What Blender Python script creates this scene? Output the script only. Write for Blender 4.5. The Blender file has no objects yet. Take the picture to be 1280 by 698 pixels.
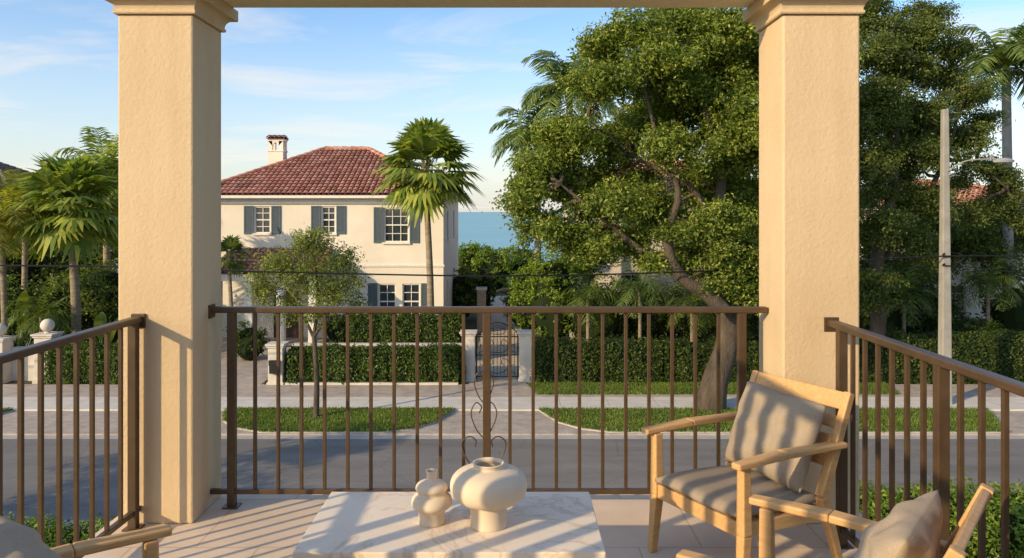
import bpy, math, random
import numpy as np
from mathutils import Vector, Matrix
R=math.radians
rnd=random.Random(7); rg=np.random.default_rng(11)
S=bpy.context.scene; C=S.collection
F=950.0; ZC=6.05; FL=4.46
def pp(px,py,Y): return Vector(((px-640)*Y/F, Y, ZC-(py-265)*Y/F))
def X_(px,Y): return (px-640)*Y/F
def Z_(py,Y): return ZC-(py-265)*Y/F
# ------------------------------------------------------------------ object helpers
def off(o):
    v=Vector((0,0,0))
    while o: v=v+o.location; o=o.parent
    return v
def tag(o,label,cat,group=None,kind=None):
    if label: o['label']=label
    if cat: o['category']=cat
    if group: o['group']=group
    if kind: o['kind']=kind
    return o
def thing(name,label,cat,loc=(0,0,0),group=None,rz=0):
    o=bpy.data.objects.new(name,None); C.objects.link(o); o.location=loc; o.rotation_euler=(0,0,rz)
    o.empty_display_size=.1
    return tag(o,label,cat,group)
def children(o): return [c for c in bpy.data.objects if c.parent==o]
def dup(o,parent=None):
    kids=children(o)
    c=o.copy(); C.objects.link(c); c.parent=parent
    for k in kids: dup(k,c)
    return c
class MB:
    def __init__(s): s.v=[]; s.f=[]; s.m=[]
    def add(s,vs,fs,mi=0):
        n=len(s.v); s.v+= [tuple(v) for v in vs]; s.f+=[tuple(i+n for i in f) for f in fs]; s.m+=[mi]*len(fs); return s
    def box(s,x0,x1,y0,y1,z0,z1,mi=0):
        return s.add([(x0,y0,z0),(x1,y0,z0),(x1,y1,z0),(x0,y1,z0),(x0,y0,z1),(x1,y0,z1),(x1,y1,z1),(x0,y1,z1)],
            [(0,3,2,1),(4,5,6,7),(0,1,5,4),(1,2,6,5),(2,3,7,6),(3,0,4,7)],mi)
    def bar(s,p,q,w,h,up=(0,0,1),w2=None,h2=None):
        p=Vector(p);q=Vector(q);d=(q-p).normalized();u=Vector(up)
        if abs(d.dot(u))>.98: u=Vector((0,1,0))
        a=d.cross(u).normalized(); b=a.cross(d).normalized()
        w2=w if w2 is None else w2; h2=h if h2 is None else h2
        vs=[]
        for c,ww,hh in((p,w,h),(q,w2,h2)):
            for i,j in((-1,-1),(1,-1),(1,1),(-1,1)): vs.append(c+a*i*ww/2+b*j*hh/2)
        return s.add(vs,[(0,1,2,3),(7,6,5,4),(0,4,5,1),(1,5,6,2),(2,6,7,3),(3,7,4,0)])
    def tube(s,pts,rad,n=8):
        pts=[Vector(p) for p in pts]
        if not isinstance(rad,(list,tuple)): rad=[rad]*len(pts)
        vs=[];fs=[];a=None
        for i,p in enumerate(pts):
            d=(pts[min(i+1,len(pts)-1)]-pts[max(i-1,0)])
            if d.length<1e-9: d=Vector((0,0,1))
            d.normalize()
            if a is None:
                a=d.orthogonal().normalized()
            else:
                a=(a-d*a.dot(d)); a=a.normalized() if a.length>1e-6 else d.orthogonal().normalized()
            b=d.cross(a)
            for k in range(n):
                t=2*math.pi*k/n; vs.append(p+(a*math.cos(t)+b*math.sin(t))*rad[i])
        for i in range(len(pts)-1):
            for k in range(n):
                k2=(k+1)%n; fs.append((i*n+k,i*n+k2,(i+1)*n+k2,(i+1)*n+k))
        fs.append(tuple(range(n-1,-1,-1))); fs.append(tuple((len(pts)-1)*n+k for k in range(n)))
        return s.add(vs,fs)
    def lathe(s,prof,n=32,c=(0,0,0)):
        vs=[];fs=[]
        for r,z in prof:
            for k in range(n):
                t=2*math.pi*k/n; vs.append((c[0]+r*math.cos(t),c[1]+r*math.sin(t),c[2]+z))
        for i in range(len(prof)-1):
            for k in range(n):
                k2=(k+1)%n; fs.append((i*n+k,i*n+k2,(i+1)*n+k2,(i+1)*n+k))
        fs.append(tuple(range(n-1,-1,-1))); fs.append(tuple((len(prof)-1)*n+k for k in range(n)))
        return s.add(vs,fs)
    def prism(s,poly,z0,z1):
        n=len(poly); vs=[(x,y,z0) for x,y in poly]+[(x,y,z1) for x,y in poly]
        fs=[tuple(range(n-1,-1,-1)),tuple(range(n,2*n))]+[(i,(i+1)%n,n+(i+1)%n,n+i) for i in range(n)]
        return s.add(vs,fs)
    def build(s,name,mat,parent=None,smooth=False,bevel=0,local=False,ang=40):
        me=bpy.data.meshes.new(name)
        o_=Vector((0,0,0)) if (local or not parent) else off(parent)
        me.from_pydata([(v[0]-o_.x,v[1]-o_.y,v[2]-o_.z) for v in s.v],[],s.f)
        mats=mat if isinstance(mat,(list,tuple)) else [mat]
        for m in mats: me.materials.append(m)
        if len(mats)>1: me.polygons.foreach_set('material_index',s.m)
        me.update()
        if smooth:
            me.polygons.foreach_set('use_smooth',[True]*len(me.polygons)); me.set_sharp_from_angle(angle=R(ang))
        o=bpy.data.objects.new(name,me); C.objects.link(o)
        if parent: o.parent=parent
        if bevel:
            b=o.modifiers.new('bevel','BEVEL'); b.width=bevel; b.segments=2; b.limit_method='ANGLE'
        return o
def structure(name,mb,mat,smooth=False): return tag(mb.build(name,mat,None,smooth),None,None,None,'structure')
def cr(pts,k=6):
    pts=[Vector(p) for p in pts]; P=[pts[0]*2-pts[1]]+pts+[pts[-1]*2-pts[-2]]; out=[]
    for i in range(1,len(P)-2):
        for j in range(k):
            t=j/k;a,b,c,d=P[i-1:i+3]
            out.append(.5*((2*b)+(c-a)*t+(2*a-5*b+4*c-d)*t*t+(3*b-a-3*c+d)*t**3))
    out.append(P[-2]); return out
# ------------------------------------------------------------------ materials
def newmat(name):
    m=bpy.data.materials.new(name); m.use_nodes=True; n=m.node_tree.nodes; l=m.node_tree.links
    return m,n,l,n['Principled BSDF']
def coords(n,l,stretch=(1,1,1),src='Object',rot=(0,0,0)):
    tc=n.new('ShaderNodeTexCoord'); mp=n.new('ShaderNodeMapping'); mp.inputs['Scale'].default_value=stretch; mp.inputs['Rotation'].default_value=rot
    l.new(tc.outputs[src],mp.inputs['Vector']); return mp.outputs['Vector']
def noise(n,l,vec,scale,detail=6,rough=.6,dist=0):
    t=n.new('ShaderNodeTexNoise'); t.inputs['Scale'].default_value=scale; t.inputs['Detail'].default_value=detail
    t.inputs['Roughness'].default_value=rough; t.inputs['Distortion'].default_value=dist; l.new(vec,t.inputs['Vector']); return t.outputs['Fac']
def ramp(n,l,fac,stops):
    r=n.new('ShaderNodeValToRGB'); e=r.color_ramp.elements
    while len(e)<len(stops): e.new(.5)
    for i,(p,c) in enumerate(stops): e[i].position=p; e[i].color=(*c,1)
    l.new(fac,r.inputs['Fac']); return r.outputs['Color']
def mix(n,l,a,b,fac,mode='MIX'):
    m=n.new('ShaderNodeMix'); m.data_type='RGBA'; m.blend_type=mode
    if isinstance(fac,(int,float)): m.inputs[0].default_value=fac
    else: l.new(fac,m.inputs[0])
    for i,x in((6,a),(7,b)):
        if isinstance(x,tuple): m.inputs[i].default_value=(*x,1)
        else: l.new(x,m.inputs[i])
    return m.outputs[2]
def bump(n,l,p,h,strength,dist=.01):
    b=n.new('ShaderNodeBump'); b.inputs['Strength'].default_value=strength; b.inputs['Distance'].default_value=dist
    l.new(h,b.inputs['Height']); l.new(b.outputs['Normal'],p.inputs['Normal'])
def M_noise(name,c1,c2,scale=3,rough=.8,bstr=.3,bscale=60,bdist=.01,stretch=(1,1,1),metal=0,spec=.3):
    m,n,l,p=newmat(name); v=coords(n,l,stretch)
    f=noise(n,l,v,scale); l.new(ramp(n,l,f,[(.3,c1),(.72,c2)]),p.inputs['Base Color'])
    p.inputs['Roughness'].default_value=rough; p.inputs['Metallic'].default_value=metal; p.inputs['Specular IOR Level'].default_value=spec
    if bstr: bump(n,l,p,noise(n,l,v,bscale,4),bstr,bdist)
    return m
def M_brick(name,c1,c2,mortar,bw,bh,msize,rough=.85,rot=(0,0,0),bstr=.5,var=.25,offset=.5):
    m,n,l,p=newmat(name); v=coords(n,l,rot=rot)
    t=n.new('ShaderNodeTexBrick'); l.new(v,t.inputs['Vector']); t.offset=offset
    t.inputs['Color1'].default_value=(*c1,1); t.inputs['Color2'].default_value=(*c2,1); t.inputs['Mortar'].default_value=(*mortar,1)
    t.inputs['Scale'].default_value=1; t.inputs['Mortar Size'].default_value=msize; t.inputs['Brick Width'].default_value=bw; t.inputs['Row Height'].default_value=bh
    f=noise(n,l,v,2.2,8,.65); col=mix(n,l,t.outputs['Color'],ramp(n,l,f,[(.3,(1-var,)*3),(.7,(1,1,1))]),1.0,'MULTIPLY')
    l.new(col,p.inputs['Base Color']); p.inputs['Roughness'].default_value=rough; p.inputs['Specular IOR Level'].default_value=.3
    inv=n.new('ShaderNodeMath'); inv.operation='SUBTRACT'; inv.inputs[0].default_value=1; l.new(t.outputs['Fac'],inv.inputs[1])
    bump(n,l,p,inv.outputs[0],bstr,.006); return m
def M_leaf(name,stops,trans=.35,rough=.45,gain=1.5):
    stops=[(a,tuple(min(.6,x*gain) for x in c)) for a,c in stops]
    m,n,l,p=newmat(name); g=n.new('ShaderNodeNewGeometry'); col=ramp(n,l,g.outputs['Random Per Island'],stops)
    v=coords(n,l); f=noise(n,l,v,.9,3); col=mix(n,l,col,ramp(n,l,f,[(.3,(.6,.66,.6)),(.7,(1.15,1.1,.95))]),1.0,'MULTIPLY')
    l.new(col,p.inputs['Base Color']); p.inputs['Roughness'].default_value=rough; p.inputs['Specular IOR Level'].default_value=.3
    tr=n.new('ShaderNodeBsdfTranslucent'); l.new(mix(n,l,col,(1.25,1.3,.5),1.0,'MULTIPLY'),tr.inputs['Color'])
    ms=n.new('ShaderNodeMixShader'); ms.inputs[0].default_value=trans; l.new(p.outputs[0],ms.inputs[1]); l.new(tr.outputs[0],ms.inputs[2])
    l.new(ms.outputs[0],n['Material Output'].inputs['Surface']); return m
def M_island(name,stops,rough=.8):
    m,n,l,p=newmat(name); g=n.new('ShaderNodeNewGeometry'); col=ramp(n,l,g.outputs['Random Per Island'],stops)
    v=coords(n,l); f=noise(n,l,v,1.2,6); col=mix(n,l,col,ramp(n,l,f,[(.3,(.7,.68,.68)),(.7,(1.08,1.08,1.08))]),1.0,'MULTIPLY')
    l.new(col,p.inputs['Base Color']); p.inputs['Roughness'].default_value=rough; p.inputs['Specular IOR Level'].default_value=.25; return m
def M_plain(name,c,rough=.5,metal=0,spec=.4):
    m,n,l,p=newmat(name); v=coords(n,l); f=noise(n,l,v,8,4)
    l.new(ramp(n,l,f,[(.3,tuple(x*.82 for x in c)),(.7,c)]),p.inputs['Base Color'])
    p.inputs['Roughness'].default_value=rough; p.inputs['Metallic'].default_value=metal; p.inputs['Specular IOR Level'].default_value=spec; return m
def M_stucco():
    m,n,l,p=newmat('warm_stucco'); v=coords(n,l)
    a=noise(n,l,v,1.3,7,.62); st=noise(n,l,coords(n,l,(9,9,.8)),1,6,.6)
    col=mix(n,l,ramp(n,l,a,[(.3,(.58,.425,.255)),(.72,(.66,.50,.31))]),ramp(n,l,st,[(.3,(.94,.93,.91)),(.6,(1,1,1))]),1.0,'MULTIPLY')
    l.new(col,p.inputs['Base Color']); p.inputs['Roughness'].default_value=.9; p.inputs['Specular IOR Level'].default_value=.25
    h=noise(n,l,v,48,6,.7); bump(n,l,p,h,.6,.007); return m
stucco=M_stucco()
stucco2=M_noise('cream_stucco',(.68,.60,.49),(.78,.71,.60),.6,.9,.25,30,.01)
beamm=M_noise('brightened_stucco',(.78,.64,.46),(.84,.71,.53),1.3,.9,.4,48,.006)  # beam stucco, colour lightened to look lit where only bounce light reaches
white_w=M_noise('white_stucco',(.47,.42,.36),(.64,.58,.50),1.6,.9,.2,30,.01)
trimw=M_plain('white_trim',(.78,.73,.66),.6)
bronze=M_noise('bronze_metal',(.068,.040,.020),(.11,.066,.033),9,.38,.15,160,.002,metal=.2,spec=.5)
iron=M_plain('black_iron',(.018,.017,.016),.5,.3)
glass=M_plain('window_glass',(.03,.04,.05),.06,0,.9)
shutm=M_plain('slate_shutter',(.085,.115,.14),.6)
concrete=M_noise('concrete',(.34,.32,.29),(.44,.415,.38),2.5,.9,.3,50,.01)
polec=M_noise('weathered_concrete',(.24,.225,.20),(.34,.32,.285),3,.9,.3,50,.01)
ceram=M_noise('matte_ceramic',(.68,.55,.40),(.75,.62,.47),3,.9,.12,140,.003,spec=.12)
def M_fabric(name,c):
    m,n,l,p=newmat(name); v=coords(n,l)
    f=noise(n,l,v,6,5); g=noise(n,l,v,380,2)
    col=mix(n,l,ramp(n,l,f,[(.3,tuple(x*.85 for x in c)),(.7,c)]),ramp(n,l,g,[(.35,(.78,.78,.78)),(.65,(1.05,1.05,1.05))]),1.0,'MULTIPLY')
    l.new(col,p.inputs['Base Color']); p.inputs['Roughness'].default_value=.95; p.inputs['Specular IOR Level'].default_value=.1
    bump(n,l,p,g,.35,.002); return m
fabric=M_fabric('linen',(.39,.31,.225)); fabric2=M_fabric('beige_linen',(.46,.365,.265))
def M_wood(name,c1,c2):
    m,n,l,p=newmat(name)
    mp=coords(n,l,(30,4,30)); f=noise(n,l,mp,2.2,8,.65,.8)
    l.new(ramp(n,l,f,[(.25,c1),(.7,c2)]),p.inputs['Base Color']); p.inputs['Roughness'].default_value=.5; p.inputs['Specular IOR Level'].default_value=.35
    bump(n,l,p,f,.15,.002); return m
teak=M_wood('teak',(.49,.26,.095),(.66,.40,.17))
def M_marble():
    m,n,l,p=newmat('marble'); v=coords(n,l,rot=(0,0,.5))
    a=noise(n,l,v,2.0,7,.58,1.2); b=noise(n,l,v,5.5,8,.6,1.0)
    va=ramp(n,l,a,[(.475,(1,1,1)),(.5,(.82,.77,.72)),(.53,(1,1,1))]); vb=ramp(n,l,b,[(.485,(1,1,1)),(.5,(.93,.90,.88)),(.515,(1,1,1))])
    c=noise(n,l,v,1.3,4); base=ramp(n,l,c,[(.3,(.79,.66,.50)),(.7,(.87,.75,.60))])
    l.new(mix(n,l,mix(n,l,base,va,1.0,'MULTIPLY'),vb,1.0,'MULTIPLY'),p.inputs['Base Color']); p.inputs['Roughness'].default_value=.4; p.inputs['Specular IOR Level'].default_value=.25; return m
marble=M_marble()
travert=M_brick('travertine_tile',(.76,.585,.42),(.80,.625,.46),(.60,.455,.325),.6,.6,.0045,.75,bstr=.3,var=.2)
paver=M_brick('brick_paver',(.44,.36,.30),(.54,.45,.38),(.40,.35,.30),.24,.12,.008,.9,var=.32)
walkm=M_brick('sidewalk_concrete',(.62,.57,.50),(.66,.61,.54),(.40,.37,.33),1.5,1.5,.010,.9,var=.2,offset=0)
def M_asphalt():
    m,n,l,p=newmat('asphalt'); v=coords(n,l)
    a=noise(n,l,coords(n,l,(.25,1.2,1)),1.0,7,.65); b=noise(n,l,v,45,3)
    col=mix(n,l,ramp(n,l,a,[(.3,(.155,.142,.132)),(.7,(.24,.222,.205))]),ramp(n,l,b,[(.3,(.75,.75,.75)),(.7,(1.15,1.15,1.15))]),1.0,'MULTIPLY')
    cr_=n.new('ShaderNodeTexVoronoi'); cr_.feature='DISTANCE_TO_EDGE'; cr_.inputs['Scale'].default_value=.35; l.new(coords(n,l,(1,1.6,1)),cr_.inputs['Vector'])
    col=mix(n,l,col,ramp(n,l,cr_.outputs['Distance'],[(0,(.8,.8,.8)),(.010,(1,1,1))]),1.0,'MULTIPLY')
    l.new(col,p.inputs['Base Color']); p.inputs['Roughness'].default_value=.9; p.inputs['Specular IOR Level'].default_value=.25; bump(n,l,p,b,.5,.01); return m
asphalt=M_asphalt()
soil=M_noise('soil',(.05,.05,.02),(.11,.10,.05),.6,1,.5,6,.05)
grassm=M_noise('lawn',(.08,.125,.02),(.15,.19,.035),1.4,1,.8,40,.03)
bladem=M_leaf('grass_blade',[(0,(.05,.09,.014)),(.6,(.11,.16,.028)),(1,(.17,.19,.05))],.3,gain=1.6)
bark=M_noise('grey_bark',(.05,.038,.027),(.14,.108,.076),3,.95,1,22,.05,(1,1,.35))
palmbark=M_noise('palm_bark',(.17,.13,.09),(.33,.27,.19),3,.95,.8,14,.03,(.6,.6,3))
tilem=M_island('clay_tile',[(0,(.42,.175,.115)),(.45,(.54,.245,.165)),(.8,(.62,.34,.25)),(1,(.46,.25,.18))])
tileb=M_island('brown_tile',[(0,(.14,.11,.09)),(.6,(.24,.18,.145)),(1,(.30,.24,.19))])
tiledk=M_plain('roof_underlay',(.24,.11,.075),.9)
oakl=M_leaf('oak_leaf',[(0,(.030,.050,.009)),(.5,(.080,.108,.018)),(.85,(.145,.162,.031)),(1,(.215,.214,.056))],.42,gain=2.4)
airyl=M_leaf('airy_leaf',[(0,(.028,.046,.010)),(.6,(.074,.098,.022)),(1,(.135,.148,.04))],.37,gain=1.9)
younl=M_leaf('young_leaf',[(0,(.05,.07,.016)),(.6,(.118,.138,.032)),(1,(.20,.21,.065))],.42,gain=2.1)
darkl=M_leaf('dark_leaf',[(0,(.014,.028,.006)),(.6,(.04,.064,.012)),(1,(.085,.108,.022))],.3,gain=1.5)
midl=M_leaf('mid_leaf',[(0,(.025,.043,.008)),(.6,(.066,.094,.018)),(1,(.13,.15,.036))],.35,gain=2.0)
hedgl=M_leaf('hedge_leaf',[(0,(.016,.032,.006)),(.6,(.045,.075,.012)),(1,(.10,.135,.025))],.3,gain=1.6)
britl=M_leaf('bright_leaf',[(0,(.05,.09,.012)),(.6,(.12,.175,.023)),(1,(.22,.265,.045))],.4,gain=1.7)
palml=M_leaf('palm_frond',[(0,(.05,.078,.015)),(.6,(.115,.148,.03)),(1,(.225,.23,.055))],.4,gain=2.3)
yell=M_leaf('yellow_frond',[(0,(.07,.085,.014)),(.6,(.16,.16,.027)),(1,(.26,.23,.055))],.4,gain=1.9)
royl=M_leaf('royal_frond',[(0,(.03,.056,.014)),(.6,(.075,.11,.03)),(1,(.14,.165,.045))],.36,gain=1.9)
M_dead=M_leaf('dead_frond',[(0,(.12,.08,.04)),(1,(.26,.19,.10))],.15,gain=1)
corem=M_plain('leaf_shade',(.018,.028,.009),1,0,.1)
def M_sea():
    m,n,l,p=newmat('sea_water'); v=coords(n,l,(.02,.12,1)); f=noise(n,l,v,1,6)
    l.new(ramp(n,l,f,[(.3,(.20,.41,.46)),(.7,(.27,.48,.52))]),p.inputs['Base Color']); p.inputs['Roughness'].default_value=.45; p.inputs['Specular IOR Level'].default_value=.3
    bump(n,l,p,noise(n,l,coords(n,l,(.15,.6,1)),1,5),.6,.5); return m
sea=M_sea()
# ------------------------------------------------------------------ foliage helpers
def leaf_quads(P,N,size,aspect=.5,jit=.35):
    n=len(P); N=N/np.maximum(np.linalg.norm(N,axis=1,keepdims=True),1e-6)
    t=rg.normal(size=(n,3)); t-=N*np.sum(t*N,axis=1,keepdims=True); t/=np.maximum(np.linalg.norm(t,axis=1,keepdims=True),1e-6)
    b=np.cross(N,t); L=(size*(1+jit*rg.uniform(-1,1,n)))[:,None]; W=L*aspect
    return np.stack([P-t*L*.5,P+b*W*.5+N*L*.08-t*L*.05,P+t*L*.5-N*L*.1,P-b*W*.5+N*L*.08-t*L*.05],axis=1).reshape(-1,3)
def cloud(clumps,nleaf,size,twigr,ntwig,up=.5,aspect=.5,shell=.45):
    c=np.array(clumps,float); w=c[:,3]*c[:,4]*c[:,5]; w=w**.75; w/=w.sum()
    idx=rg.choice(len(c),ntwig,p=w); d=rg.normal(size=(ntwig,3)); d/=np.linalg.norm(d,axis=1,keepdims=True)
    r=rg.uniform(0,1,ntwig)**shell*rg.uniform(.85,1.18,ntwig); T=c[idx,:3]+d*r[:,None]*c[idx,3:6]
    ti=rg.integers(0,ntwig,nleaf); tw=twigr*(.6+.8*rg.uniform(0,1,ntwig))
    P=T[ti]+rg.normal(size=(nleaf,3))*tw[ti][:,None]*np.array([.6,.6,.42])
    N=d[ti]*.6+rg.normal(size=(nleaf,3))*.6+np.array([0,0,up])
    return leaf_quads(P,N,size,aspect)
def loosen(clumps,k=4,sq=.75):
    out=[]
    for x,y,z,a,b,c in clumps:
        for i in range(k):
            d=Vector((rnd.gauss(0,1),rnd.gauss(0,1),rnd.gauss(0,1))).normalized()*rnd.uniform(.35,.85); s=rnd.uniform(.5,.78)
            out.append((x+d.x*a,y+d.y*b,z+d.z*c,a*s*1.15,b*s*1.15,c*s*sq))
        out.append((x,y,z,a*.8,b*.8,c*.75))
    return out
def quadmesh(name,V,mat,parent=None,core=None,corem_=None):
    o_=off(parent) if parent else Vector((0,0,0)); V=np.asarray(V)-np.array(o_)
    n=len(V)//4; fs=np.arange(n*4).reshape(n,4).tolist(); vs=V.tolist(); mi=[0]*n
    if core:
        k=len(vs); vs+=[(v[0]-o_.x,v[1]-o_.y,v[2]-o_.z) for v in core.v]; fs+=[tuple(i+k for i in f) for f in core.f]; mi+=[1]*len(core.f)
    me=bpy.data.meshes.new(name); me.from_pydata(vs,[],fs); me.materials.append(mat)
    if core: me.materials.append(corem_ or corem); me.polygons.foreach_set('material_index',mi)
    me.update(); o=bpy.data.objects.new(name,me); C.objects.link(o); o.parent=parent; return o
def limb(mb,p,q,r0,r1,wob=.12,n=6,k=5):
    p=Vector(p);q=Vector(q);L=(q-p).length; pts=[];rs=[]
    for i in range(k+1):
        t=i/k; e=wob*L*math.sin(math.pi*t); pts.append(p.lerp(q,t)+Vector((rnd.uniform(-1,1),rnd.uniform(-1,1),rnd.uniform(-.3,1)))*e*.5); rs.append(r0+(r1-r0)*t)
    mb.tube(pts,rs,n)
def ellip(mb,c,r,n=12):
    prof=[]
    for i in range(9):
        a=-math.pi/2+math.pi*i/8; prof.append((max(math.cos(a),.01),math.sin(a)))
    vs=[];fs=[]
    for rr,z in prof:
        for k in range(n):
            t=2*math.pi*k/n; j=1+rnd.uniform(-.12,.12); vs.append((c[0]+r[0]*rr*math.cos(t)*j,c[1]+r[1]*rr*math.sin(t)*j,c[2]+r[2]*z))
    for i in range(8):
        for k in range(n): fs.append((i*n+k,i*n+(k+1)%n,(i+1)*n+(k+1)%n,(i+1)*n+k))
    mb.add(vs,fs)
def shrub(label,px,ytop,Y,w,mat=darkl,size=.13,n=5000,name='shrub',group=None,round_=False,z0=0):
    x=X_(px,Y); zt=Z_(ytop,Y); t=thing(name,label,'shrub',(x,Y,z0),group); h=zt-z0
    if round_: cl=[(x,Y,z0+h*.55,w*.5,w*.5,h*.45)]
    else:
        cl=[(x,Y,z0+h*.5,w*.42,w*.4,h*.46)]
        for i in range(7):
            a=rnd.uniform(0,6.28); cl.append((x+math.cos(a)*w*.33,Y+math.sin(a)*w*.3,z0+h*rnd.uniform(.3,.82),w*rnd.uniform(.16,.26),w*.22,h*rnd.uniform(.13,.22)))
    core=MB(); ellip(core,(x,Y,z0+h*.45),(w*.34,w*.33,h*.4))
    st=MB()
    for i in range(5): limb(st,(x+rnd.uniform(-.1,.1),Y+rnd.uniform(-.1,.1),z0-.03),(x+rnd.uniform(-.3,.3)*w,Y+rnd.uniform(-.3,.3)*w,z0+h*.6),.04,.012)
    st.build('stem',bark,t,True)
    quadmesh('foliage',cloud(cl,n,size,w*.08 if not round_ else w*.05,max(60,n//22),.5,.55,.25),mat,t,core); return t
def hedge(label,x0,x1,y0,y1,z0,z1,n,mat=hedgl,size=.1,group=None):
    lx,ly,lz=x1-x0,y1-y0,z1-z0; A=np.array([lx*ly,lx*lz,lx*lz*.4,ly*lz,ly*lz]); A/=A.sum(); k=rg.choice(5,n,p=A)
    u=rg.uniform(0,1,(n,3)); P=np.stack([x0+u[:,0]*lx,y0+u[:,1]*ly,z0+u[:,2]*lz],1); N=rg.normal(size=(n,3))*.5
    for i,(ax,val,nv) in enumerate([(2,z1,(0,0,1)),(1,y0,(0,-1,0)),(1,y1,(0,1,0)),(0,x0,(-1,0,0)),(0,x1,(1,0,0))]):
        s=k==i; P[s,ax]=val+rg.normal(size=s.sum())*.065; N[s]+=np.array(nv)
    bmp=.08*np.sin(P[:,0]*3.1+P[:,2]*2)+.055*np.sin(P[:,0]*7.3+1+P[:,1]*5); P+=N/np.linalg.norm(N,axis=1,keepdims=True)*bmp[:,None]
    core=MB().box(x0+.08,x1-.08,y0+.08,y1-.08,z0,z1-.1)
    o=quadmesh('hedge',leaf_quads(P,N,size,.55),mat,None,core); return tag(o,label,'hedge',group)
def strip(out,pts,ws,side):
    for i in range(len(pts)-1):
        a,b=pts[i],pts[i+1]; out+= [a-side*ws[i],a+side*ws[i],b+side*ws[i+1],b-side*ws[i+1]]
def arr(V): return np.array([tuple(v) for v in V])
def fan_palm(label,base,top,Rr,nf=26,mat=palml,tr=.14,skirt=8,group=None,name='fan_palm'):
    base=Vector(base);top=Vector(top); t=thing(name,label,'palm',base,group); m=MB()
    pts=[base.lerp(top,i/10)+Vector((math.sin(i*.5)*.05,0,0)) for i in range(11)]; pts[0]=base-Vector((0,0,.05))
    m.tube(pts,[tr*(1.35 if i==0 else 1.05-.03*i) for i in range(11)],10)
    for i in range(14):
        a=rnd.uniform(0,6.28); z=rnd.uniform(-.5,.05)*Rr*.5; m.bar(top+Vector((math.cos(a)*tr*.8,math.sin(a)*tr*.8,z)),top+Vector((math.cos(a)*tr*2,math.sin(a)*tr*2,z+.25)),.05,.03)
    m.build('trunk',palmbark,t,True)
    V=[]; VD=[]; up=Vector((0,0,1))
    for i in range(nf+skirt):
        a=i*2.39996+rnd.uniform(-.3,.3); dead=i>=nf
        el=R(rnd.uniform(-75,-55)) if dead else R(84-132*(i/nf)+rnd.uniform(-10,10))
        d=Vector((math.cos(a)*math.cos(el),math.sin(a)*math.cos(el),math.sin(el))); L=Rr*rnd.uniform(.38,.55)*(.75 if dead else 1); hub=top+d*L-up*.08*Rr
        side=d.cross(up); side=side.normalized() if side.length>.05 else Vector((1,0,0)); O=VD if dead else V
        nrm=side.cross(d)
        mid=top+d*L*.5+up*.03*Rr
        strip(O,[top,mid,hub],[.02,.018,.014],side)
        nb=19
        for k in range(nb):
            b=R(-105+210*k/(nb-1)); bd=(d*math.cos(b)+side*math.sin(b)).normalized(); bl=Rr*.55*(1-.3*abs(b)/1.66)*rnd.uniform(.9,1.08)*(.6 if dead else 1)
            p1=hub+bd*bl*.55+nrm*.03; p2=hub+bd*bl-up*bl*(.22 if not dead else .35)*rnd.uniform(.7,1.5)
            s2=bd.cross(nrm).normalized(); w=bl*.085
            strip(O,[hub,p1,p2],[w*.3,w,w*.12],s2)
    quadmesh('crown',arr(V),mat,t)
    if VD: quadmesh('dead_frond_skirt',arr(VD),M_dead,t)
    return t
royl_shaft=M_plain('crown_shaft_green',(.13,.19,.07),.5)
def feather_palm(label,base,top,L,nf=18,mat=royl,tr=.18,shaft=True,group=None,droop=1.0,name='feather_palm',trunkmat=None,nl=36,lw=1.0):
    base=Vector(base);top=Vector(top); t=thing(name,label,'palm',base,group); m=MB()
    m.tube([base-Vector((0,0,.05))]+[base.lerp(top,i/8) for i in range(1,9)],[tr*1.2]+[tr*(1.05-.03*i) for i in range(1,9)],10)
    m.build('trunk',trunkmat or palmbark,t,True)
    if shaft: 
        s=MB(); s.tube([top-Vector((0,0,.02)),top+Vector((0,0,.3*L)),top+Vector((0,0,.5*L))],[tr*.85,tr*.75,tr*.3],10); s.build('crown_shaft',royl_shaft,t,True); top=top+Vector((0,0,.35*L))
    V=[]; up=Vector((0,0,1))
    for i in range(nf):
        a=i*2.39996+rnd.uniform(-.25,.25); el=R(82-75*(i/nf)**.8+rnd.uniform(-8,8)); ln=L*rnd.uniform(.85,1.1)
        p=top.copy(); d=Vector((math.cos(a)*math.cos(el),math.sin(a)*math.cos(el),math.sin(el))); pts=[p.copy()];ds=[d.copy()]; K=nl
        for k in range(K):
            d=(d-up*(droop*.1*(.35+1.3*k/K))*26/K).normalized(); p=p+d*ln/K; pts.append(p.copy()); ds.append(d.copy())
        side0=Vector((-math.sin(a),math.cos(a),0))
        strip(V,pts[::3],[.03*(1-.8*j/len(pts[::3])) for j in range(len(pts[::3]))],side0)
        for k in range(3,K+1):
            tt=k/K; ll=ln*.32*math.sin(math.pi*min(1,.12+.86*tt))**.6*(1.0 if tt<.9 else .7)
            for sg in(-1,1):
                q=(side0*sg*.8+ds[k]*.55-up*rnd.uniform(.0,.5)).normalized(); e=pts[k]+q*ll-up*ll*.15; mm=pts[k]+q*ll*.5+up*ll*.03
                strip(V,[pts[k],mm,e],[.012*L*.5*lw,.02*L*.6*lw,.003*L],ds[k])
    quadmesh('crown',arr(V),mat,t); return t
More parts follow.
